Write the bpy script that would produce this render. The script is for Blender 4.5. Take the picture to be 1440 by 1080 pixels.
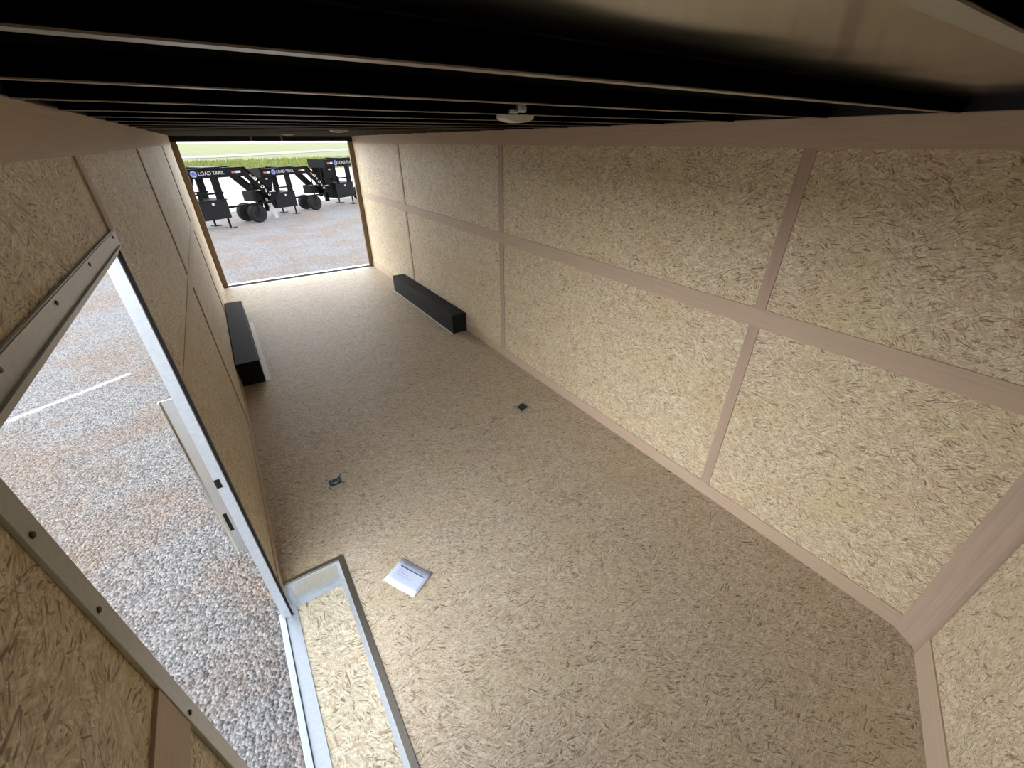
import bpy, bmesh, math, random
from mathutils import Vector, Matrix
random.seed(7)
for o in list(bpy.data.objects): bpy.data.objects.remove(o)
C = bpy.context.scene.collection
S = bpy.context.scene

# ------------------------------------------------------------ camera, world, light, exposure
cam_d = bpy.data.cameras.new('camera')
cam_d.sensor_width = 36.0
cam_d.lens = 577.2 / 1440 * 36
cam_d.clip_start = 0.01
cam_d.clip_end = 3000
cam = bpy.data.objects.new('camera', cam_d)
C.objects.link(cam)
cam.matrix_world = Matrix(((0.83233169, 0.2850006, -0.47539312, 0.2857),
                           (-0.55426811, 0.42287375, -0.71691328, -0.0545),
                           (-0.00328944, 0.86020489, 0.50993797, 2.0269),
                           (0, 0, 0, 1)))
S.camera = cam
S.view_settings.view_transform = 'Standard'
S.view_settings.look = 'None'
S.view_settings.gamma = 1
S.view_settings.use_curve_mapping = False
S.view_settings.exposure = 2.95

w = bpy.data.worlds.new('world')
S.world = w
w.use_nodes = True
nt = w.node_tree
nt.nodes.clear()
wo = nt.nodes.new('ShaderNodeOutputWorld')
bg = nt.nodes.new('ShaderNodeBackground')
tc = nt.nodes.new('ShaderNodeTexCoord')
sx = nt.nodes.new('ShaderNodeSeparateXYZ')
cr = nt.nodes.new('ShaderNodeValToRGB')
nt.links.new(tc.outputs['Generated'], sx.inputs[0])
nt.links.new(sx.outputs['Z'], cr.inputs[0])
cr.color_ramp.elements[0].position = 0.0
cr.color_ramp.elements[0].color = (1.0, 1.0, 1.0, 1)
cr.color_ramp.elements[1].position = 0.9
cr.color_ramp.elements[1].color = (0.21, 0.225, 0.25, 1)
mid = cr.color_ramp.elements.new(0.4)
mid.color = (0.52, 0.535, 0.56, 1)
nt.links.new(cr.outputs[0], bg.inputs[0])
# hazy sky, brighter on the side-door side where the veiled sun stands, dimmer towards the rear
def wm(op, a, b, clamp=False):
    x = nt.nodes.new('ShaderNodeMath'); x.operation = op; x.use_clamp = clamp
    for i, v in enumerate((a, b)):
        if hasattr(v, 'is_linked'): nt.links.new(v, x.inputs[i])
        else: x.inputs[i].default_value = v
    return x.outputs[0]
west = wm('MULTIPLY', wm('MAXIMUM', wm('MULTIPLY', sx.outputs['X'], -1.0), 0.0), .3)
north = wm('MULTIPLY', wm('MAXIMUM', sx.outputs['Y'], 0.0), -.35)
nt.links.new(wm('MULTIPLY', wm('ADD', wm('ADD', west, north), .95), 1.5), bg.inputs[1])
nt.links.new(bg.outputs[0], wo.inputs[0])

GZ = -0.62      # gravel level below the trailer floor
W = 2.44        # inside width
YR = 7.93       # rear end
ZC = 2.14       # roof sheet

# ------------------------------------------------------------ materials
def new_mat(name):
    m = bpy.data.materials.new(name)
    m.use_nodes = True
    return m, m.node_tree, m.node_tree.nodes['Principled BSDF']

def plain(name, col, rough=0.6, metal=0.0, bump=0.0, bscale=200, spec=0.5):
    m, t, b = new_mat(name)
    b.inputs['Base Color'].default_value = (*col, 1)
    b.inputs['Roughness'].default_value = rough
    b.inputs['Metallic'].default_value = metal
    b.inputs['Specular IOR Level'].default_value = spec
    tcn = t.nodes.new('ShaderNodeTexCoord')
    n = t.nodes.new('ShaderNodeTexNoise')
    n.inputs['Scale'].default_value = bscale
    n.inputs['Detail'].default_value = 3
    t.links.new(tcn.outputs['Object'], n.inputs['Vector'])
    mx = t.nodes.new('ShaderNodeMix'); mx.data_type = 'RGBA'
    mx.inputs[6].default_value = (*[c * .85 for c in col], 1)
    mx.inputs[7].default_value = (*[min(1, c * 1.15) for c in col], 1)
    t.links.new(n.outputs['Fac'], mx.inputs[0])
    t.links.new(mx.outputs[2], b.inputs['Base Color'])
    if bump:
        bp = t.nodes.new('ShaderNodeBump')
        bp.inputs['Strength'].default_value = bump
        bp.inputs['Distance'].default_value = 0.002
        t.links.new(n.outputs['Fac'], bp.inputs['Height'])
        t.links.new(bp.outputs[0], b.inputs['Normal'])
    return m

class G:
    """small helper to chain shader nodes"""
    def __init__(s, t): s.t = t
    def n(s, kind, **kw):
        x = s.t.nodes.new(kind)
        for k, v in kw.items(): setattr(x, k, v)
        return x
    def put(s, sock, v):
        if hasattr(v, 'is_linked'): s.t.links.new(v, sock)
        else: sock.default_value = v
    def math(s, op, a, b=0.0, clamp=False):
        x = s.n('ShaderNodeMath', operation=op); x.use_clamp = clamp
        s.put(x.inputs[0], a); s.put(x.inputs[1], b)
        return x.outputs[0]
    def vmul(s, v, sc):
        x = s.n('ShaderNodeVectorMath', operation='MULTIPLY'); s.put(x.inputs[0], v); x.inputs[1].default_value = sc
        return x.outputs[0]
    def vadd(s, v, sc):
        x = s.n('ShaderNodeVectorMath', operation='ADD'); s.put(x.inputs[0], v); s.put(x.inputs[1], sc)
        return x.outputs[0]
    def noise(s, v, scale, detail=2, rough=.5, col=False):
        x = s.n('ShaderNodeTexNoise'); s.put(x.inputs['Vector'], v)
        x.inputs['Scale'].default_value = scale; x.inputs['Detail'].default_value = detail
        x.inputs['Roughness'].default_value = rough
        return x.outputs['Color' if col else 'Fac']
    def ramp(s, f, lo, hi):
        x = s.n('ShaderNodeMapRange'); s.put(x.inputs[0], f)
        x.inputs[1].default_value = lo; x.inputs[2].default_value = hi
        return x.outputs[0]
    def mix(s, f, a, b):
        x = s.n('ShaderNodeMix', data_type='RGBA')
        s.put(x.inputs[0], f)
        for q, v in ((6, a), (7, b)):
            if isinstance(v, tuple): x.inputs[q].default_value = (*v, 1)
            else: s.put(x.inputs[q], v)
        return x.outputs[2]

def osb(name, axis, base, light, dark, tint=(.52, .36, .22), main=0.0, contrast=1.0, size=1.0, rough=.55):
    """oriented strand board: patches of long thin strands lying at changing angles"""
    m, t, b = new_mat(name)
    g = G(t)
    co = g.n('ShaderNodeTexCoord').outputs['Object']
    se = g.n('ShaderNodeSeparateXYZ'); t.links.new(co, se.inputs[0])
    cb = g.n('ShaderNodeCombineXYZ')
    u, v = {'X': ('Y', 'Z'), 'Y': ('X', 'Z'), 'Z': ('X', 'Y')}[axis]
    t.links.new(se.outputs[u], cb.inputs[0]); t.links.new(se.outputs[v], cb.inputs[1])
    P = cb.outputs[0]
    facs = []; flecks = []
    for k, (vs, la, lb, spread) in enumerate(((18, 20, 125, 2.2), (29, 30, 200, 2.9), (12, 13, 90, 1.6))):
        Pk = g.vadd(P, (k * 3.7, k * 1.9, 0))
        warp = g.vmul(g.noise(Pk, 14, 1, col=True), (.09, .09, 0))
        Pw = g.vadd(Pk, warp)
        vo = g.n('ShaderNodeTexVoronoi'); vo.inputs['Scale'].default_value = vs * size
        t.links.new(Pw, vo.inputs['Vector'])
        sc = g.n('ShaderNodeSeparateColor'); t.links.new(vo.outputs['Color'], sc.inputs[0])
        ang = g.math('MULTIPLY_ADD', sc.outputs[0], spread); ang.node.inputs[2].default_value = main - spread / 2
        ro = g.n('ShaderNodeVectorRotate', rotation_type='Z_AXIS')
        t.links.new(Pk, ro.inputs['Vector']); t.links.new(ang, ro.inputs['Angle'])
        st = g.vmul(ro.outputs[0], (la * size, lb * size, 1))
        off = g.vmul(vo.outputs['Color'], (9, 17, 5))
        st = g.vadd(st, off)
        f = g.noise(st, 1.0, 2, .6)
        facs.append(f)
        f2 = g.noise(g.vadd(st, (31, 5, 7)), 1.1, 1, .5)
        flecks.append(g.math('MULTIPLY', g.ramp(f2, .60, .69), g.ramp(sc.outputs[1], .28, .5)))
        if k == 1: hue = sc.outputs[2]
    f = g.math('ADD', g.math('ADD', g.math('MULTIPLY', facs[0], .4), g.math('MULTIPLY', facs[1], .25)), g.math('MULTIPLY', facs[2], .35))
    c1 = g.mix(g.ramp(f, .5 - .085 / contrast, .5 + .085 / contrast), dark, light)
    c1 = g.mix(.12, c1, base)
    c1 = g.mix(g.math('MULTIPLY', g.ramp(hue, .62, .8), .35), c1, tint)
    spk = g.noise(g.vmul(P, (90 * size, 150 * size, 1)), 1, 2, .7)
    c1 = g.mix(g.math('MULTIPLY', g.ramp(spk, .52, .7), .5), c1, dark)
    c1 = g.mix(g.math('MULTIPLY', g.ramp(spk, .46, .3), .4), c1, light)
    big = g.noise(P, 2.2, 3, .6)
    c2 = g.mix(g.math('MULTIPLY', g.ramp(big, .5, .8), .45), c1, tint)
    big2 = g.noise(g.vadd(P, (8, 3, 1)), 3.1, 3, .6)
    olive = tuple(x * y for x, y in zip(base, (.92, .93, .72)))
    c2 = g.mix(g.math('MULTIPLY', g.ramp(big2, .48, .75), .5), c2, olive)
    fl = g.math('MAXIMUM', flecks[0], g.math('MAXIMUM', flecks[1], flecks[2]))
    c3 = g.mix(g.math('MULTIPLY', fl, .76 * contrast), c2, tuple(x * y for x, y in zip(dark, (.30, .22, .17))))
    t.links.new(c3, b.inputs['Base Color'])
    b.inputs['Roughness'].default_value = rough
    b.inputs['Specular IOR Level'].default_value = .35
    bp = g.n('ShaderNodeBump'); bp.inputs['Strength'].default_value = .35; bp.inputs['Distance'].default_value = .002
    t.links.new(f, bp.inputs['Height']); t.links.new(bp.outputs[0], b.inputs['Normal'])
    return m

def ply(name, axis, col, lo, along=0):
    """thin luan plywood strip with fine long grain"""
    m, t, b = new_mat(name); g = G(t)
    co = g.n('ShaderNodeTexCoord').outputs['Object']
    k = {'Y': (2, 2.2, 2), 'Z': (2, 2, 2.2), 'X': (2.2, 2, 2)}[axis]
    s = {'Y': (90, 3, 90), 'Z': (90, 90, 3), 'X': (3, 90, 90)}[axis]
    f = g.noise(g.vmul(co, s), 1, 3, .6)
    f2 = g.noise(g.vmul(co, tuple(x * .12 for x in s)), 1, 2, .5)
    f3 = g.noise(co, 1.7, 2)
    c = g.mix(g.ramp(f, .3, .7), lo, col)
    c = g.mix(g.math('MULTIPLY', g.ramp(f2, .35, .7), .5), c, tuple(x * y for x, y in zip(col, (1.02, .9, .86))))
    c = g.mix(g.math('MULTIPLY', g.ramp(f3, .4, .65), .4), c, tuple(x * y for x, y in zip(col, (.93, .97, .9))))
    t.links.new(c, b.inputs['Base Color'])
    b.inputs['Roughness'].default_value = .6
    b.inputs['Specular IOR Level'].default_value = .3
    return m

OB, OL, OD = (.70, .60, .41), (.88, .81, .64), (.46, .35, .21)
m_osb_wall = osb('osb_wall', 'X', OB, OL, OD, main=.0, size=1.5)
m_osb_front = osb('osb_front', 'Y', (.69, .60, .44), (.86, .79, .63), (.48, .38, .25), main=1.4, size=1.4)
m_osb_floor = osb('osb_floor', 'Z', (.60, .515, .40), (.78, .695, .565), (.39, .315, .23), tint=(.48, .37, .26), main=.35, size=1.45)
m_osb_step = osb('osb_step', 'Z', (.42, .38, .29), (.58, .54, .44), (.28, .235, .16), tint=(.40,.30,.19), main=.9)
LC, LL = (.56, .45, .35), (.46, .36, .275)
LT = ply('luan_left', 'Y', (.64, .53, .39), (.54, .43, .31))
m_ply_y = ply('luan_long', 'Y', LC, LL)
m_ply_z = ply('luan_upright', 'Z', (.49, .385, .31), (.41, .31, .245))
m_ply_x = ply('luan_cross', 'X', LC, LL)
m_alu = plain('aluminium', (.60, .62, .64), .36, 1.0, .05, 60)
m_alu_white = plain('bright_aluminium', (.40, .44, .49), .42, .6, .03, 60)
m_alu_dull = plain('dull_aluminium', (.50, .50, .475), .42, .5, .06, 80)
m_galv = plain('galvanised_steel', (.36, .345, .31), .40, 1.0, .08, 90)
m_blk = plain('black_paint', (.008, .008, .007), .35, 0, .05, 80, spec=.25)
m_wheel = plain('black_textured_box', (.009, .0095, .011), .7, 0, .5, 260, spec=.2)
m_rubber = plain('black_rubber', (.005, .005, .005), .8, spec=.15)
m_dark = plain('dark_pan', (.05, .052, .055), .45, .6)
m_white = plain('white_paint', (.2, .2, .205), .5)
m_wood = plain('rough_wood', (.22, .16, .10), .7, 0, .3, 50)
m_redbr = plain('rust_bracket', (.30, .09, .05), .6)
m_screw = plain('screw_steel', (.06, .055, .05), .4, .8)
m_steelblk = plain('trailer_black_paint', (.0012, .0012, .0015), .45, 0, 0, 5, spec=.05)
m_toolbox = plain('toolbox_black', (.004, .0043, .0047), .6, 0, 0, 5, spec=.08)
m_blue = plain('blue_decal', (.01, .022, .13), .5)
m_red = plain('red_reflector', (.14, .012, .012), .4)
m_lens = plain('frosted_lens', (.62, .58, .50), .25, 0, .1, 150)
m_flash = plain('pale_flashing', (.82, .79, .73), .6)
m_chrome = plain('polished_metal', (.80, .83, .82), .13, 1.0, 0, 10)

def ceiling_mat():
    m, t, b = new_mat('roof_sheet'); g = G(t)
    co = g.n('ShaderNodeTexCoord').outputs['Object']
    b.inputs['Base Color'].default_value = (.66, .64, .59, 1)
    b.inputs['Metallic'].default_value = 1
    b.inputs['Roughness'].default_value = .14
    bp = g.n('ShaderNodeBump'); bp.inputs['Strength'].default_value = .25; bp.inputs['Distance'].default_value = .02
    t.links.new(g.noise(g.vmul(co, (1.2, 3, 1)), 1.6, 1), bp.inputs['Height'])
    t.links.new(bp.outputs[0], b.inputs['Normal'])
    return m
m_roof = ceiling_mat()

def gravel_mat():
    m, t, b = new_mat('gravel'); g = G(t)
    co = g.n('ShaderNodeTexCoord').outputs['Object']
    def stones(scale, off):
        vo = g.n('ShaderNodeTexVoronoi'); vo.inputs['Scale'].default_value = scale
        t.links.new(g.vadd(co, off), vo.inputs['Vector'])
        se = g.n('ShaderNodeSeparateColor'); t.links.new(vo.outputs['Color'], se.inputs[0])
        return vo, se
    v1, s1 = stones(58, (0, 0, 0)); v2, s2 = stones(125, (3, 1, 0))
    val = g.math('ADD', g.math('MULTIPLY', s1.outputs[0], .6), g.math('MULTIPLY', s2.outputs[0], .4))
    grey = g.mix(g.ramp(val, .12, .88), (.028, .0285, .030), (.225, .224, .230))
    warm = g.mix(g.ramp(val, .12, .88), (.042, .029, .021), (.21, .158, .120))
    patch = g.noise(g.vmul(co, (1, 1, 0)), .75, 3, .6)
    pm = g.math('MULTIPLY', g.ramp(patch, .43, .58), g.ramp(s2.outputs[1], .0, .45))
    near = g.n('ShaderNodeSeparateXYZ'); t.links.new(co, near.inputs[0])
    c = g.mix(g.math('MULTIPLY', pm, .85), grey, warm)
    orange = g.math('MULTIPLY', g.ramp(s1.outputs[2], .82, .9), g.ramp(patch, .4, .6))
    c = g.mix(g.math('MULTIPLY', orange, .7), c, (.12, .062, .034))
    # pale drag mark of limestone dust lying across the gravel
    def seg(ax, ay, bx, by):
        L2 = (bx-ax)**2 + (by-ay)**2
        px = g.math('SUBTRACT', near.outputs[0], ax); py = g.math('SUBTRACT', near.outputs[1], ay)
        h = g.math('DIVIDE', g.math('ADD', g.math('MULTIPLY', px, bx-ax), g.math('MULTIPLY', py, by-ay)), L2, clamp=True)
        dx = g.math('SUBTRACT', px, g.math('MULTIPLY', h, bx-ax)); dy = g.math('SUBTRACT', py, g.math('MULTIPLY', h, by-ay))
        return g.math('SQRT', g.math('ADD', g.math('MULTIPLY', dx, dx), g.math('MULTIPLY', dy, dy)))
    d = g.math('MINIMUM', seg(-3.6, 6.2, -2.3, 6.12), g.math('MINIMUM', seg(-2.3, 6.12, -1.95, 6.33), seg(-1.95, 6.33, -1.33, 6.72)))
    d = g.math('ADD', d, g.math('MULTIPLY', g.noise(co, 25, 2), .05))
    c = g.mix(g.math('MULTIPLY', g.ramp(d, .085, .04), .8), c, (.34, .337, .33))
    t.links.new(c, b.inputs['Base Color'])
    b.inputs['Roughness'].default_value = .8
    bp = g.n('ShaderNodeBump'); bp.inputs['Strength'].default_value = .9; bp.inputs['Distance'].default_value = .012
    inv = g.math('SUBTRACT', 1, v1.outputs['Distance'])
    t.links.new(inv, bp.inputs['Height']); t.links.new(bp.outputs[0], b.inputs['Normal'])
    return m
m_gravel = gravel_mat()
m_sunlit = plain('sunlit_pale_gravel', (.30, .297, .29), .85, 0, .3, 8)  # pale gravel, sunlight put into its near-white colour
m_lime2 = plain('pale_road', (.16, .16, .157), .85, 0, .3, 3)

def grass_mat():
    m, t, b = new_mat('grass'); g = G(t)
    co = g.n('ShaderNodeTexCoord').outputs['Object']
    f = g.noise(g.vmul(co, (1, 1, 1)), .5, 4, .65)
    f2 = g.noise(g.vmul(co, (.12, .02, 1)), 1, 3, .6)
    c = g.mix(g.ramp(f, .3, .7), (.045, .075, .006), (.13, .145, .024))
    c = g.mix(g.math('MULTIPLY', g.ramp(f2, .45, .7), .6), c, (.12, .105, .05))
    t.links.new(c, b.inputs['Base Color']); b.inputs['Roughness'].default_value = .9
    return m
m_grass = grass_mat()

# ------------------------------------------------------------ mesh helpers
def box(bm, x0, x1, y0, y1, z0, z1, M=None, mi=0):
    x0, x1 = sorted((x0, x1)); y0, y1 = sorted((y0, y1)); z0, z1 = sorted((z0, z1))
    vs = [bm.verts.new((x, y, z)) for x in (x0, x1) for y in (y0, y1) for z in (z0, z1)]
    fs = [(0, 1, 3, 2), (4, 6, 7, 5), (0, 4, 5, 1), (2, 3, 7, 6), (0, 2, 6, 4), (1, 5, 7, 3)]
    for f in fs:
        q = bm.faces.new([vs[i] for i in f]); q.material_index = mi
    if M is not None: bmesh.ops.transform(bm, matrix=M, verts=vs)
    return vs

def prism(bm, poly, axis, a, b):
    """extrude a 2D polygon along an axis from a to b"""
    def P(p, k):
        if axis == 'x': return (k, p[0], p[1])
        if axis == 'y': return (p[0], k, p[1])
        return (p[0], p[1], k)
    A = [bm.verts.new(P(p, a)) for p in poly]; B = [bm.verts.new(P(p, b)) for p in poly]
    bm.faces.new(A); bm.faces.new(B[::-1])
    n = len(poly)
    for i in range(n): bm.faces.new((A[i], B[i], B[(i+1) % n], A[(i+1) % n]))
    return A + B

def cyl(bm, c, r, h, axis='z', seg=20, r2=None):
    M = Matrix.Translation(c)
    if axis == 'x': M = M @ Matrix.Rotation(math.pi/2, 4, 'Y')
    if axis == 'y': M = M @ Matrix.Rotation(math.pi/2, 4, 'X')
    return bmesh.ops.create_cone(bm, cap_ends=True, segments=seg, radius1=r, radius2=r if r2 is None else r2, depth=h, matrix=M)['verts']

def torus(bm, c, R, r, a0=0, a1=2*math.pi, seg=28, sub=8, M=None):
    rings = []
    full = abs(a1-a0-2*math.pi) < 1e-4
    for i in range(seg if full else seg+1):
        a = a0 + (a1-a0)*i/seg
        rings.append([bm.verts.new((c[0]+(R+r*math.cos(q))*math.cos(a), c[1]+(R+r*math.cos(q))*math.sin(a), c[2]+r*math.sin(q))) for q in [2*math.pi*j/sub for j in range(sub)]])
    n = len(rings)
    for i in range(n if full else n-1):
        for j in range(sub):
            bm.faces.new((rings[i][j], rings[(i+1) % n][j], rings[(i+1) % n][(j+1) % sub], rings[i][(j+1) % sub]))
    if not full: bm.faces.new(rings[0]); bm.faces.new(rings[-1][::-1])
    vs = [v for r_ in rings for v in r_]
    if M is not None: bmesh.ops.transform(bm, matrix=M, verts=vs)

def obj(name, bm, mats, parent=None, bevel=0.0, smooth=False, recenter=True):
    bmesh.ops.recalc_face_normals(bm, faces=bm.faces)
    me = bpy.data.meshes.new(name); bm.to_mesh(me); bm.free()
    if smooth:
        for p in me.polygons: p.use_smooth = True
    for m in (mats if isinstance(mats, (list, tuple)) else [mats]): me.materials.append(m)
    o = bpy.data.objects.new(name, me); C.objects.link(o)
    if parent: o.parent = parent
    if bevel:
        b = o.modifiers.new('bevel', 'BEVEL'); b.width = bevel; b.segments = 2; b.limit_method = 'ANGLE'
    return o

def tag(o, label, cat, group=None, kind=None):
    if label: o['label'] = label
    if cat: o['category'] = cat
    if group: o['group'] = group
    if kind: o['kind'] = kind
    return o

def empty(name, loc, label, cat, group=None, kind=None, rz=0):
    e = bpy.data.objects.new(name, None); C.objects.link(e); e.location = loc; e.rotation_euler = (0, 0, rz)
    e.empty_display_size = .1
    return tag(e, label, cat, group, kind)

def struct(name, bm, m, label, cat='wall', bevel=0.0):
    return tag(obj(name, bm, m, None, bevel), label, cat, None, 'structure')

def B(*boxes):
    bm = bmesh.new()
    for b in boxes: box(bm, *b)
    return bm

# ------------------------------------------------------------ setting: floor, walls, roof
WX0, WX1, WY0, WY1, WZ = -.05, .291, .49, 1.728, -.17        # step well
bm = B((WX1, W+.05, -.9, YR-.06, -.05, 0), (-.05, WX1, WY1, YR-.06, -.05, 0), (-.05, WX1, -.9, WY0, -.05, 0))
struct('floor', bm, m_osb_floor, 'wood strand board floor running the length of the trailer', 'floor')

DY0, DY1, DZ0, DZ1 = .53, 1.662, -.17, 1.75                  # side door opening
bm = B((-.045, 0, DY1, YR, -.05, ZC), (-.045, 0, DY0, DY1, DZ1, ZC), (-.045, 0, -.25, DY0, -.05, ZC))
struct('wall_left', bm, m_osb_wall, 'left trailer wall of strand board with the side door opening in it')
bm = B((W, W+.045, -.25, YR, -.05, ZC))
struct('wall_right', bm, m_osb_wall, 'right trailer wall of pale strand board panels')

# V-shaped front wall: two panels meeting at an apex
def vpanel(name, x0, y0, x1, y1, label, mat):
    L = math.hypot(x1-x0, y1-y0)
    bm = bmesh.new(); box(bm, 0, L, -.04, 0, -.05, ZC)
    o = struct(name, bm, mat, label)
    return o, L
AP = (1.22, -.682)
o, L1 = vpanel('wall_front', 2.44, -.226, *AP, 'slanted front wall of pale strand board at the right edge', m_osb_front)
o.location = (AP[0], AP[1], 0); o.rotation_euler.z = math.atan2(.456, 1.22)
o, L2 = vpanel('wall_front_left', *AP, 0, -.226, 'left slanted half of the front wall behind the camera', m_osb_front)
o.location = (0, -.226, 0); o.rotation_euler.z = -math.atan2(.456, 1.22)

# roof sheet with bows and side rails
roof = empty('ceiling', (W/2, 3.6, ZC), 'shiny metal roof sheet on narrow black cross bows', 'ceiling', kind='structure')
def rel(o, p):
    o.location = Vector(o.location) - Vector(p.location)
bm = B((-.05, W+.05, -.9, YR+.05, ZC, ZC+.02)); s = obj('roof_sheet', bm, m_roof, roof); rel(s, roof)
for x0, x1 in ((0, .012), (W-.012, W)):
    bm = B((x0, x1, -.23, YR, 2.1045, ZC)); s = obj('roof_rail', bm, m_blk, roof); rel(s, roof)
ys = [.084 + .4*k for k in range(-1, 20)]
for y in ys:
    if y > YR-.1: continue
    bm = bmesh.new()
    inset = .0
    x0, x1 = .014, W-.014
    if y < -.2: x0, x1 = .35, W-.35
    box(bm, x0, x1, y-.0090, y-.007, 2.101, ZC)
    box(bm, x0, x1, y+.007, y+.009, 2.101, ZC)
    box(bm, x0, x1, y-.009, y+.009, 2.103, ZC-.001)
    s = obj('roof_bow', bm, m_blk, roof); rel(s, roof)
    bm = B((x0, x1, y-.0105, y+.0105, 2.0995, 2.1015)); q = obj('bow_flange', bm, m_galv, s)
    q['label'] = 'bare metal lower flange'

# ------------------------------------------------------------ plywood trims
n_trim = [0]
def trim(boxes, m, label, name=None):
    if name is None:
        n_trim[0] += 1; name = 'trim_%d' % n_trim[0]
    return struct(name, B(*boxes), m, label, 'trim', .0008)
t_ = .006
ZT, Z1, Z2, ZB = 1.996, 1.19, 1.288, .092
trim([(W-t_, W, -.155, YR-.03, ZT, 2.104)], m_ply_y, 'brown plywood band along the top of the right wall')
trim([(0, t_, -.15, YR-.03, ZT, 2.104)], m_ply_y, 'brown plywood band along the top of the left wall')
trim([(W-t_, W, -.155, YR-.03, Z1, Z2)], m_ply_y, 'horizontal brown plywood strip halfway up the right wall')
trim([(0, .003, DY1+.04, YR-.03, Z1+.01, Z2-.01)], LT, 'horizontal plywood strip on the left wall beyond the side door')
trim([(0, t_, -.15, DY0-.04, Z1+.008, Z2+.03)], m_ply_y, 'short horizontal plywood strip on the left wall before the side door')
trim([(W-t_, W, -.155, YR-.03, 0, ZB)], m_ply_y, 'brown plywood strip along the foot of the right wall', 'baseboard_right')
trim([(0, t_, DY1+.04, YR-.03, 0, ZB)], m_ply_y, 'plywood strip along the foot of the left wall', 'baseboard_left')
for y, hw, lab in ((.905, .028, 'nearest to the front corner'), (3.362, .037, 'in the middle of the wall'), (5.83, .03, 'above the black wheel box')):
    trim([(W-t_, W, y-hw, y+hw, Z2, ZT)], m_ply_z, 'upper brown plywood upright on the right wall ' + lab)
    trim([(W-t_, W, y-hw, y+hw, ZB if y < 5 else .236, Z1)], m_ply_z, 'lower brown plywood upright on the right wall ' + lab)
trim([(0, t_, 1.652, 1.708, 1.803, ZT)], m_ply_z, 'short brown plywood upright above the side door corner')
for y, lab in ((3.34, 'next beyond the side door'), (5.81, 'near the rear opening')):
    trim([(0, t_, y-.025, y+.025, Z2, ZT)], m_ply_z, 'upper plywood upright on the left wall ' + lab)
    trim([(0, t_, y-.025, y+.025, ZB if y < 5 else .236, Z1)], m_ply_z, 'lower plywood upright on the left wall ' + lab)

# bent corner strip: facet between the right wall and the slanted front wall
def bent(name, z0, z1, pts, m, label, th=.005):
    bm = bmesh.new()
    inner = []
    for i, (x, y) in enumerate(pts):
        d = Vector((0, 0))
        for j in (i-1, i):
            if 0 <= j < len(pts)-1:
                e = Vector(pts[j+1]) - Vector(pts[j]); d += Vector((e.y, -e.x)).normalized()
        d.normalize(); inner.append((x+d.x*th, y+d.y*th))
    poly = list(pts) + inner[::-1]
    prism(bm, poly, 'z', z0, z1)
    n_trim[0] += 1
    return struct(name, bm, m, label, 'trim')
ca = .348; dv = Vector((-.9367, -.3502))
p_floor = Vector((2.392, -.2435))
def vp(s, off=.0):          # a point along the slanted wall face, s metres from the corner fold
    return (2.392 + dv.x*s - .35*off, -.2435 + dv.y*s + .937*off)
pts = [(2.4335, -.150), (2.385, -.240), vp(.038, .006)]
bent('trim_%d' % (n_trim[0]+1), 0, 2.104, pts, m_ply_z, 'wide pinkish plywood strip bent round the front right corner', -.006)
# slanted front wall strips, in the wall's own frame
def front_strip(name, z0, z1, s0, s1, m, label):
    bm = bmesh.new(); box(bm, s0, s1, 0, .006, z0, z1)
    o = struct(name, bm, m, label, 'trim'); o.location = (AP[0], AP[1], 0); o.rotation_euler.z = math.atan2(.456, 1.22)
    return o
front_strip('baseboard_front', 0, .137, 0, L1-.09, m_ply_x, 'plywood strip along the foot of the slanted front wall')
n_trim[0] += 1
front_strip('trim_%d' % n_trim[0], ZT, 2.104, 0, L1-.09, m_ply_x, 'plywood band along the top of the slanted front wall')

# ------------------------------------------------------------ rear opening
rear = empty('door_1', (W/2, YR, 0), 'open rear doorway with brown wooden jambs and black header', 'doorway', kind='structure')
def part(name, boxes, m, parent, bevel=0.0, label=None):
    o = obj(name, B(*boxes), m, parent, bevel)
    o.location = -Vector(parent.location) if not parent.parent else -Vector(parent.parent.location) - Vector(parent.location)
    if label: o['label'] = label
    return o
part('jamb', [(0, .075, YR-.03, YR+.03, 0, 2.03)], m_wood, rear, .002)
part('jamb', [(W-.075, W, YR-.03, YR+.03, 0, 2.03)], m_wood, rear, .002)
hd = part('header', [(.0, W, YR-.05, YR+.05, 2.03, ZC)], m_blk, rear)
part('header_lip', [(.014, W-.014, YR-.056, YR-.05, 2.128, 2.134)], m_galv, rear)
for x in (.985, 1.39):
    part('hanger_bracket', [(x-.012, x+.012, YR-.062, YR-.05, 2.035, 2.115), (x-.02, x+.05, YR-.062, YR-.05, 2.112, 2.12)], m_redbr, rear)
part('sill_strip', [(0, W, YR-.06, YR-.048, -.05, .001)], m_alu, rear)
part('seal_strip', [(.0, W, YR-.047, YR+.10, -.05, -.004)], m_rubber, rear)
part('sill_lip', [(0, W, YR+.10, YR+.2, -.05, -.003)], m_alu, rear)

# ------------------------------------------------------------ side door frame
dr = empty('door_2', (0, DY1, DZ0), 'aluminium frame of the open side door in the left wall', 'door frame', kind='structure')
def flange(y0, y1, z0, z1, nm='frame_flange', m=m_alu_dull):
    return part(nm, [(0, .007, y0, y1, z0, z1)], m, dr, .0015)
flange(DY0-.038, DY1+.038, DZ1, DZ1+.052)                      # top
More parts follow.
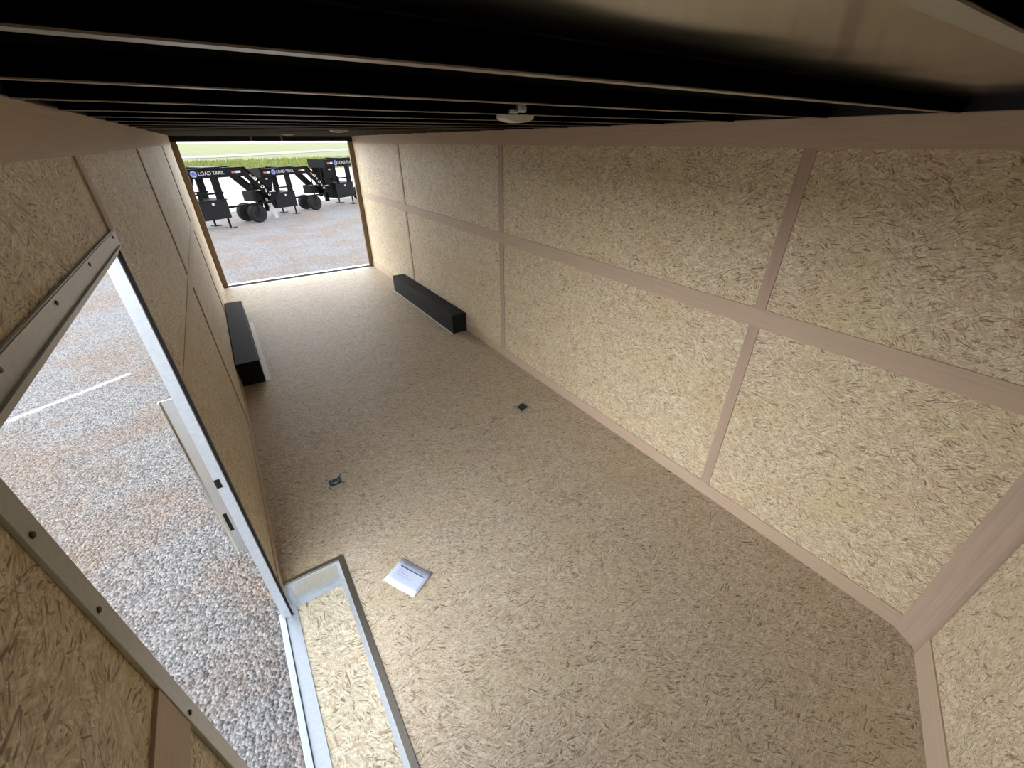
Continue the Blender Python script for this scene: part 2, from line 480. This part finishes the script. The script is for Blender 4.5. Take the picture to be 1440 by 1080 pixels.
# inner ribs along the top flange
part('frame_rib', [(.007, .012, DY0, DY1, DZ1+.004, DZ1+.010), (.007, .0095, DY0-.03, DY1+.03, DZ1+.046, DZ1+.050)], m_alu_dull, dr)
flange(DY0-.038, DY0, DZ0, DZ1)                                # near upright
part('frame_flange', [(0, .004, DY1+.006, DY1+.026, 0, DZ1)], m_alu_dull, dr)  # far upright flange
part('door_seal', [(-.006, .004, DY1-.002, DY1+.0045, DZ0, DZ1), (.0, .0045, DY1+.010, DY1+.0125, 0, DZ1)], m_rubber, dr)
part('jamb_liner', [(-.046, -.008, DY1-.004, DY1, DZ0, DZ1)], m_alu_white, dr, label='pale blue white aluminium liner')
part('jamb_liner', [(-.046, 0, DY0, DY0+.004, DZ0, DZ1)], m_alu_dull, dr)
part('head_liner', [(-.046, 0, DY0, DY1, DZ1-.004, DZ1)], m_alu_dull, dr)
part('head_liner', [(-.02, 0, DY0, DY1, DZ1-.012, DZ1-.004)], m_alu_dull, dr)
part('threshold', [(-.062, -.035, WY0, DY1+.03, DZ0-.03, DZ0+.012), (-.035, -.030, WY0, DY1+.03, DZ0-.03, DZ0-.004)], m_alu_white, dr, .001)
# polished strike plate standing outside the far jamb
pl_ = part('strike_plate', [(-.086, -.0465, DY1+.012, DY1+.015, .40, 1.225), (-.090, -.086, DY1-.006, DY1+.015, .40, 1.225)], m_chrome, dr, label='polished metal strike plate')
for z0, z1, x0, x1 in ((.79, .835, -.046, -.026), (.535, .64, -.074, -.060)):
    part('latch_slot', [(x0, x1, DY1-.0055 if x1 > -.04 else DY1+.0108, DY1-.0035 if x1 > -.04 else DY1+.0125, z0, z1)], m_rubber, dr)
def screw(x, y, z, ax='x'):
    bm = bmesh.new(); cyl(bm, (x-.001, y, z), .0052, .003, ax, 12, .0035)
    o = obj('screw', bm, m_screw, dr); o.location = -Vector(dr.location)
for y in (1.632, 1.261, .951, .66): screw(.009, y, DZ1+.038)
for z in (1.647, 1.502, 1.206, .9, .6, .3): screw(.009, DY0-.026, z)

# ------------------------------------------------------------ recessed step well by the side door
sw = empty('step_well', (.12, 1.1, WZ), 'sunken aluminium edged step with strand board tread inside the side door', 'step')
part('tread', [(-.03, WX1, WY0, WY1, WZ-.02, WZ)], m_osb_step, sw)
part('riser', [(-.045, WX1, WY1-.004, WY1-.0005, WZ, .0)], m_chrome if False else m_alu, sw, label='shiny end wall of the well')
part('riser', [(WX1-.003, WX1-.0005, WY0, WY1, WZ, 0)], m_alu_dull, sw)
part('riser', [(-.045, WX1, WY0+.0005, WY0+.004, WZ, .0)], m_alu, sw)
part('tread_edging', [(.026, WX1-.022, WY1-.035, WY1-.004, WZ, WZ+.003)], m_alu_white, sw)
part('tread_edging', [(-.03, .026, WY0, WY1-.004, WZ, WZ+.003)], m_alu_white, sw)
part('tread_edging', [(WX1-.022, WX1-.003, WY0, WY1-.004, WZ, WZ+.003)], m_alu_white, sw)
part('riser_edge', [(.012, .034, WY1-.007, WY1-.004, WZ+.004, -.017), (WX1-.02, WX1-.003, WY1-.007, WY1-.004, WZ+.004, -.017), (0, WX1-.003, WY1-.008, WY1-.004, -.016, .0)], m_alu_white, sw)
part('floor_edging', [(WX1-.001, WX1+.028, WY0-.02, WY1+.022, -.003, .003)], m_galv, sw, .001)
part('floor_edging', [(0, WX1-.001, WY1-.001, WY1+.022, -.003, .003)], m_galv, sw, .001)

# ------------------------------------------------------------ wheel boxes
def wheel_box(x0, x1, label, strip):
    e = empty('wheel_box', ((x0+x1)/2, 5.2, 0), label, 'wheel box', 'black wheel boxes')
    bm = bmesh.new(); box(bm, x0, x1, 4.19, 6.24, .001, .235)
    o = obj('cover', bm, m_wheel, e, .006); o.location = -Vector(e.location)
    bm = bmesh.new(); box(bm, *strip)
    o = obj('floor_flashing', bm, m_flash, e); o.location = -Vector(e.location)
    for y in (4.35, 4.8, 5.3, 5.8, 6.1):
        bm = bmesh.new(); cyl(bm, ((x0+x1)/2, y, .2355), .006, .004, 'z', 8)
        o = obj('screw', bm, m_wheel, e); o.location = -Vector(e.location)
wheel_box(.006, .2, 'black wheel box against the left wall past the side door', (.2, .245, 4.19, 6.0, .0, .003))
wheel_box(2.245, W-.006, 'black wheel box against the right wall near the rear opening', (2.228, 2.245, 4.19, 6.24, .0, .003))

# ------------------------------------------------------------ floor tie downs
def tie_down(x, y, rz, label, mring, lift):
    e = empty('floor_tie_down', (x, y, 0), label, 'tie down ring', 'recessed tie down rings', rz=rz)
    bm = bmesh.new()
    box(bm, -.057, .057, -.054, -.036, 0, .004); box(bm, -.057, .057, .036, .054, 0, .004)
    box(bm, -.057, -.040, -.036, .036, 0, .004); box(bm, .040, .057, -.036, .036, 0, .004)
    obj('plate', bm, m_alu_white, e, .001)
    bm = bmesh.new(); box(bm, -.04, .04, -.036, .036, 0.0, .0015)
    obj('pan', bm, m_dark, e)
    bm = bmesh.new()
    M = Matrix.Translation((0, -.02, .007)) @ Matrix.Rotation(math.radians(lift), 4, 'X')
    torus(bm, (0, .02, 0), .024, .005, M=M); obj('ring', bm, mring, e, smooth=True)
    bm = bmesh.new(); box(bm, -.012, .012, -.030, -.016, 0, .015); obj('ring_bracket', bm, mring, e, .002)
    for sx_, sy in ((-1, -1), (1, -1), (-1, 1), (1, 1)):
        bm = bmesh.new(); cyl(bm, (sx_*.047, sy*.045, .005), .0055, .003, 'z', 10); obj('screw', bm, m_screw, e)
tie_down(.425, 2.373, .02, 'square galvanised tie down plate with ring on the floor nearer the step', m_galv, 8)
tie_down(2.03, 2.41, .1, 'dull recessed tie down ring in the floor near the right wall', m_dark, 14)

# ------------------------------------------------------------ paper sheet
pc = Vector((.575, 1.405, 0)); ax = Vector((.687-.588, 1.349-1.532)); ang = math.atan2(ax.y, ax.x)
e = empty('paper_sheet', (pc.x, pc.y, 0), 'white printed sheet with a dark line lying on the floor beside the step', 'paper', rz=ang)
bm = bmesh.new()
nx = 8
hw, hh = .104, .077
g_ = [[bm.verts.new((-hw+2*hw*i/nx, -hh+2*hh*j/4, .0012+.004*abs(i/nx-.5)**2*4)) for j in range(5)] for i in range(nx+1)]
for i in range(nx):
    for j in range(4): bm.faces.new((g_[i][j], g_[i+1][j], g_[i+1][j+1], g_[i][j+1]))
o = obj('sheet', bm, plain('blue_white_paper', (.60, .68, .88), .6), e, smooth=True)
sm = o.modifiers.new('thick', 'SOLIDIFY'); sm.thickness = .0006
mi = plain('print_ink', (.03, .04, .09), .7)
mi2 = plain('faint_print', (.33, .36, .55), .7)
def zs(x): return .0028+.004*abs((x+hw)/(2*hw)-.5)**2*4
def inkrow(name, y, h, x0, x1, m, seg=10):
    bm = bmesh.new(); k = seg
    for i in range(k):
        a, b = x0+(x1-x0)*i/k, x0+(x1-x0)*(i+1)/k
        vs = [bm.verts.new(p) for p in ((a, y-h/2, zs(a)), (b, y-h/2, zs(b)), (b, y+h/2, zs(b)), (a, y+h/2, zs(a)))]
        bm.faces.new(vs)
    return obj(name, bm, m, e)
inkrow('printed_bar', .036, .005, -.078, .082, mi)
inkrow('printed_line', .058, .003, -.07, -.03, mi2)
inkrow('printed_line', .05, .003, .03, .08, mi2)
for q, (x0, x1) in enumerate(((-.07, -.02), (-.07, .0), (-.07, .03))):
    inkrow('printed_line', .018-q*.014, .002, x0, x1, mi2)
inkrow('printed_line', .056, .002, .0, .075, mi2)

# ------------------------------------------------------------ dome lamps under the roof
def dome(x, y, label):
    e = empty('dome_lamp', (x, y, 2.122), label, 'ceiling lamp', 'roof lamps')
    bm = bmesh.new(); box(bm, -.074, .074, -.036, .036, -.006, .0175); obj('base', bm, m_alu_dull, e, .003)
    bm = bmesh.new()
    n = 12; pts = [(-.070, -.006)] + [(-.070+.140*i/n, -.020-.014*math.sin(math.pi*i/n)**.8) for i in range(n+1)] + [(.070, -.006)]
    prism(bm, pts, 'y', -.032, .032)
    obj('lens', bm, m_lens, e, .003)
    bm = bmesh.new(); cyl(bm, (.012, -.044, .006), .007, .018, 'y', 12); obj('switch', bm, m_white, e, .001)
    return e
d1 = dome(1.385, 1.572, 'frosted dome lamp under the roof nearest the camera')
bm = bmesh.new(); cyl(bm, (1.195, 1.258, 2.116), .011, .03, 'x', 12); cyl(bm, (1.165, 1.256, 2.108), .006, .03, 'x', 10)
o = obj('wire_connector', bm, m_alu_white, d1, smooth=True); o.location = -Vector(d1.location)
bm = bmesh.new(); box(bm, 1.205, 1.345, 1.262, 1.266, 2.128, 2.132); box(bm, 1.341, 1.345, 1.266, 1.56, 2.134, 2.138)
o = obj('wire', bm, m_blk, d1); o.location = -Vector(d1.location)
dome(1.29, 3.99, 'small dome lamp under the roof halfway to the rear opening')
dome(1.27, 6.39, 'tiny dome lamp under the roof beside the rear opening')

# ------------------------------------------------------------ outside
bm = bmesh.new()
vs = [bm.verts.new(p) for p in ((-60, -30, GZ), (90, -30, GZ), (90, 62, GZ), (-60, 56, GZ))]; bm.faces.new(vs)
struct('ground', bm, m_gravel, 'grey and rust coloured gravel yard around the trailer', 'ground')
bm = bmesh.new()  # sunlit stretch of yard gravel, its brightness painted by colour
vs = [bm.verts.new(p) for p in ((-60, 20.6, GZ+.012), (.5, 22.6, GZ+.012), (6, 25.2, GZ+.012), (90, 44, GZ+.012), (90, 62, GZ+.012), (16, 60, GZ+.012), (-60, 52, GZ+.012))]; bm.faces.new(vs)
struct('ground_sunlit', bm, m_sunlit, 'pale gravel behind the black trailers with sunlight painted into its colour', 'ground')
bm = bmesh.new()
vs = [bm.verts.new(p) for p in ((-400, 48, GZ-.03), (600, 64, GZ-.03), (900, 1500, GZ-.03), (-600, 1500, GZ-.03))]; bm.faces.new(vs)
tag(obj('grass_field', bm, m_grass), 'bright green grass field beyond the gravel yard', 'grass', kind='stuff')
# far pale road
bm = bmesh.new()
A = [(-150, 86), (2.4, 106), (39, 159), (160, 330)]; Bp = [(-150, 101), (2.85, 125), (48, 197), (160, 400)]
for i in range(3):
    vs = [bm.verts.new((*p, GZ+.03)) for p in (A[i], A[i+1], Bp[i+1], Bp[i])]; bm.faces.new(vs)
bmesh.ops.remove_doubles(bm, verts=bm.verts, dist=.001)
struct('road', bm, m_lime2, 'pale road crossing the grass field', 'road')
# weeds along the yard edge
bm = bmesh.new()
for i in range(9000):
    x = random.uniform(-12, 34); y0 = 50 + .045*x + (x > 0)*x*.18
    y = y0 + random.random()**1.5*34 + 3
    h = random.uniform(.12, .5)*(1.5 if random.random() < .08 else 1); a = random.uniform(0, 6.28); ww = random.uniform(.05, .16)
    lx, ly = random.uniform(-.15, .15), random.uniform(-.15, .15)
    v1 = bm.verts.new((x-ww*math.cos(a), y-ww*math.sin(a), GZ-.03)); v2 = bm.verts.new((x+ww*math.cos(a), y+ww*math.sin(a), GZ-.03)); v3 = bm.verts.new((x+lx, y+ly, GZ+h))
    bm.faces.new((v1, v2, v3))
tag(obj('tall_weeds', bm, m_grass), 'tall green weeds along the edge of the pale gravel', 'grass', kind='stuff')

# ------------------------------------------------------------ gooseneck trailers in the yard
def text_mesh(s, size):
    cu = bpy.data.curves.new('lettering', 'FONT'); cu.body = s; cu.size = size; cu.extrude = .002
    cu.align_x = 'LEFT'; cu.align_y = 'CENTER'
    to = bpy.data.objects.new('tmp', cu); C.objects.link(to)
    bpy.context.view_layer.update()
    me = bpy.data.meshes.new_from_object(to.evaluated_get(bpy.context.evaluated_depsgraph_get()))
    bpy.data.objects.remove(to)
    return me

def make_trailer(label, group):
    e = empty('gooseneck_trailer', (0, 0, 0), label, 'trailer', group)
    # local: x = from coupler (front) to deck, y away from the viewer, z up from the gravel; origin at the jack foot
    TZ = 1.75
    def bpart(name, boxes, m, parent=None, bevel=0.0):
        return obj(name, B(*boxes), m, parent or e, bevel)
    for v in (0, .82):
        nb = bpart('neck_beam', [(-1.2, 1.0, v-.012, v+.012, TZ-.26, TZ), (-1.2, 1.0, v-.05, v+.05, TZ-.02, TZ), (-1.2, 1.0, v-.05, v+.05, TZ-.27, TZ-.25)], m_steelblk)
        # sloping riser down to the deck
        bm = bmesh.new()
        prism(bm, [(1.0, TZ), (.92, TZ-.27), (1.72, .68), (1.84, .92)], 'y', v-.014, v+.014)
        prism(bm, [(1.0, TZ), (.99, TZ-.025), (1.83, .9), (1.84, .925)], 'y', v-.05, v+.05)
        obj('riser', bm, m_steelblk, e)
        # front gusset
        bm = bmesh.new()
        prism(bm, [(-1.24, TZ-.02), (-.62, TZ-.27), (-.86, .9), (-.95, .36), (-1.12, .36), (-1.2, 1.0)], 'y', v-.02+.1*(1 if v == 0 else -1), v+.02+.1*(1 if v == 0 else -1))
        obj('front_gusset', bm, m_steelblk, e)
    bpart('front_crossbeam', [(-1.24, -1.16, -.05, .87, TZ-.3, TZ)], m_steelblk)
    bm = bmesh.new(); cyl(bm, (-1.04, .41, .9), .07, 1.3, 'z', 16); cyl(bm, (-1.04, .41, .27), .09, .14, 'z', 16)
    obj('coupler', bm, m_steelblk, e)
    for u in (-.25, .45): bpart('neck_crossbar', [(u-.03, u+.03, 0, .82, TZ-.2, TZ-.06)], m_steelblk)
    tb = bpart('toolbox', [(-.86, .10, -.04, .78, .30, .84)], m_toolbox, None, .01)
    bpart('toolbox_lid', [(-.88, .12, -.06, .80, .84, .87)], m_toolbox, tb)
    bpart('lock', [(-.40, -.33, -.055, -.04, .72, .79)], m_white, tb)
    bpart('box_rail', [(-.9, .1, -.02, .02, 1.02, 1.07), (-.9, .1, .80, .84, 1.02, 1.07)], m_steelblk)
    for v in (0, .82):
        bpart('upright', [(-.16, .06, v-.03, v+.03, .40, TZ-.26)], m_steelblk)
        bpart('upright', [(-.70, -.60, v-.03, v+.03, .40, 1.1)], m_steelblk)
        j = obj('jack', (lambda b_: (cyl(b_, (0, v+.04, .92), .055, 1.1, 'z', 12), cyl(b_, (0, v+.04, .25), .03, .48, 'z', 12), b_)[-1])(bmesh.new()), m_steelblk, e)
        bpart('jack_foot', [(-.12, .12, v-.12, v+.12, .0, .025)], m_steelblk, j)
    # deck
    bpart('deck_frame', [(1.6, 1.92, -.05, .05, .66, .92), (1.6, 1.92, .77, .87, .66, .92), (1.6, 1.68, -.05, .87, .74, .9), (1.84, 1.92, -.05, .87, .74, .9)], m_steelblk)
    bpart('deck_planks', [(1.68, 1.92, -.05+k*.23, .16+k*.23, .925, .95) for k in range(4)], m_wood)
    for v in (.12, .74):
        bm = bmesh.new(); cyl(bm, (1.12, v, .30), .30, .2, 'y', 28)
        wl = obj('wheel', bm, m_rubber, e, .03)
        bm = bmesh.new(); cyl(bm, (1.12, v-.105, .30), .14, .02, 'y', 20); cyl(bm, (1.12, v-.12, .30), .05, .03, 'y', 14)
        obj('rim', bm, m_toolbox, wl)
    bpart('pump_box', [(1.15, 1.5, .14, .70, .66, .98)], m_steelblk, None, .01)
    bpart('strut', [(1.1, 1.14, .0, .03, .25, 1.45)], m_steelblk)
    bpart('lower_rail', [(.1, 1.75, -.02, .02, .58, .64)], m_steelblk)
    # chains and cables at the riser foot
    bm = bmesh.new()
    for k in range(5):
        M = Matrix.Translation((1.25+k*.09, -.09, 1.38-k*.13)) @ Matrix.Rotation(math.pi/2, 4, 'X') @ Matrix.Rotation(k*1.2, 4, 'Y')
        torus(bm, (0, 0, 0), .045, .011, seg=12, sub=5, M=M)
    obj('safety_chain', bm, m_galv, e)
    # decals on the near neck beam
    def decal(name, x0, x1, z0, z1, m): return bpart(name, [(x0, x1, -.018, -.0125, z0, z1)], m)
    decal('reflector', -1.05, -.90, TZ-.17, TZ-.11, m_red); decal('reflector', -.90, -.78, TZ-.17, TZ-.11, m_white)
    bm = bmesh.new(); cyl(bm, (-.62, -.016, TZ-.14), .10, .006, 'y', 24); bd = obj('badge', bm, m_blue, e); bd['label'] = 'round blue badge'
    bm = bmesh.new(); torus(bm, (0, 0, 0), .07, .008, seg=20, sub=4, M=Matrix.Translation((-.62, -.02, TZ-.14)) @ Matrix.Rotation(math.pi/2, 4, 'X')); obj('badge_ring', bm, m_white, bd)
    me = text_mesh('LOAD TRAIL', .145); me.materials.append(m_white)
    tx = bpy.data.objects.new('lettering', me); C.objects.link(tx); tx.parent = e
    tx.location = (-.49, -.017, TZ-.14); tx.rotation_euler = (math.pi/2, 0, 0); tx['label'] = 'white lettering'
    decal('reflector', .56, .70, TZ-.17, TZ-.11, m_red); decal('reflector', .70, .86, TZ-.17, TZ-.11, m_white)
    rr = Matrix.Translation((1.22, 0, 1.42)) @ Matrix.Rotation(math.radians(48), 4, 'Y')
    for x0, x1, m in ((-.12, 0, m_red), (0, .12, m_white)):
        bm = bmesh.new(); box(bm, x0, x1, -.021, -.015, -.03, .03, M=rr); obj('reflector', bm, m, e)
    bpart('marker_lamp', [(-.98, -.90, .05, .075, 1.36, 1.41)], m_white)
    bpart('top_plate', [(-.3, .25, -.02, .84, TZ, TZ+.03)], m_steelblk)
    return e

def copy_tree(o, parent=None):
    c = o.copy(); C.objects.link(c); c.parent = parent
    for ch in list(o.children): copy_tree(ch, c)
    return c
tr = make_trailer('black gooseneck trailer partly hidden by the left rear jamb', 'black gooseneck trailers parked in the yard')
spots = [((.52, 18.44), 30, 1.08, 'black gooseneck trailer partly hidden by the left rear jamb'),
         ((3.07, 20.74), 30, 1.0, 'middle black gooseneck trailer with white lettering on its neck'),
         ((5.98, 22.6), 30, 1.12, 'black gooseneck trailer partly hidden by the right rear jamb')]
for i, ((x, y), h, sc, lab) in enumerate(spots):
    o = tr if i == 0 else copy_tree(tr)
    o.location = (x, y, GZ); o.rotation_euler = (0, 0, math.radians(h)); o.scale = (sc, sc, sc); o['label'] = lab
# pale plank leaning on the middle trailer
bm = bmesh.new(); box(bm, -.07, .07, -.02, .02, 0, .85, M=Matrix.Translation((2.2, 19.84, GZ+.01)) @ Matrix.Rotation(math.radians(-14), 4, 'Y') @ Matrix.Rotation(math.radians(-14), 4, 'X'))
tag(obj('plank', bm, m_white, None, .004), 'white plank leaning on the front of the middle black trailer', 'plank')
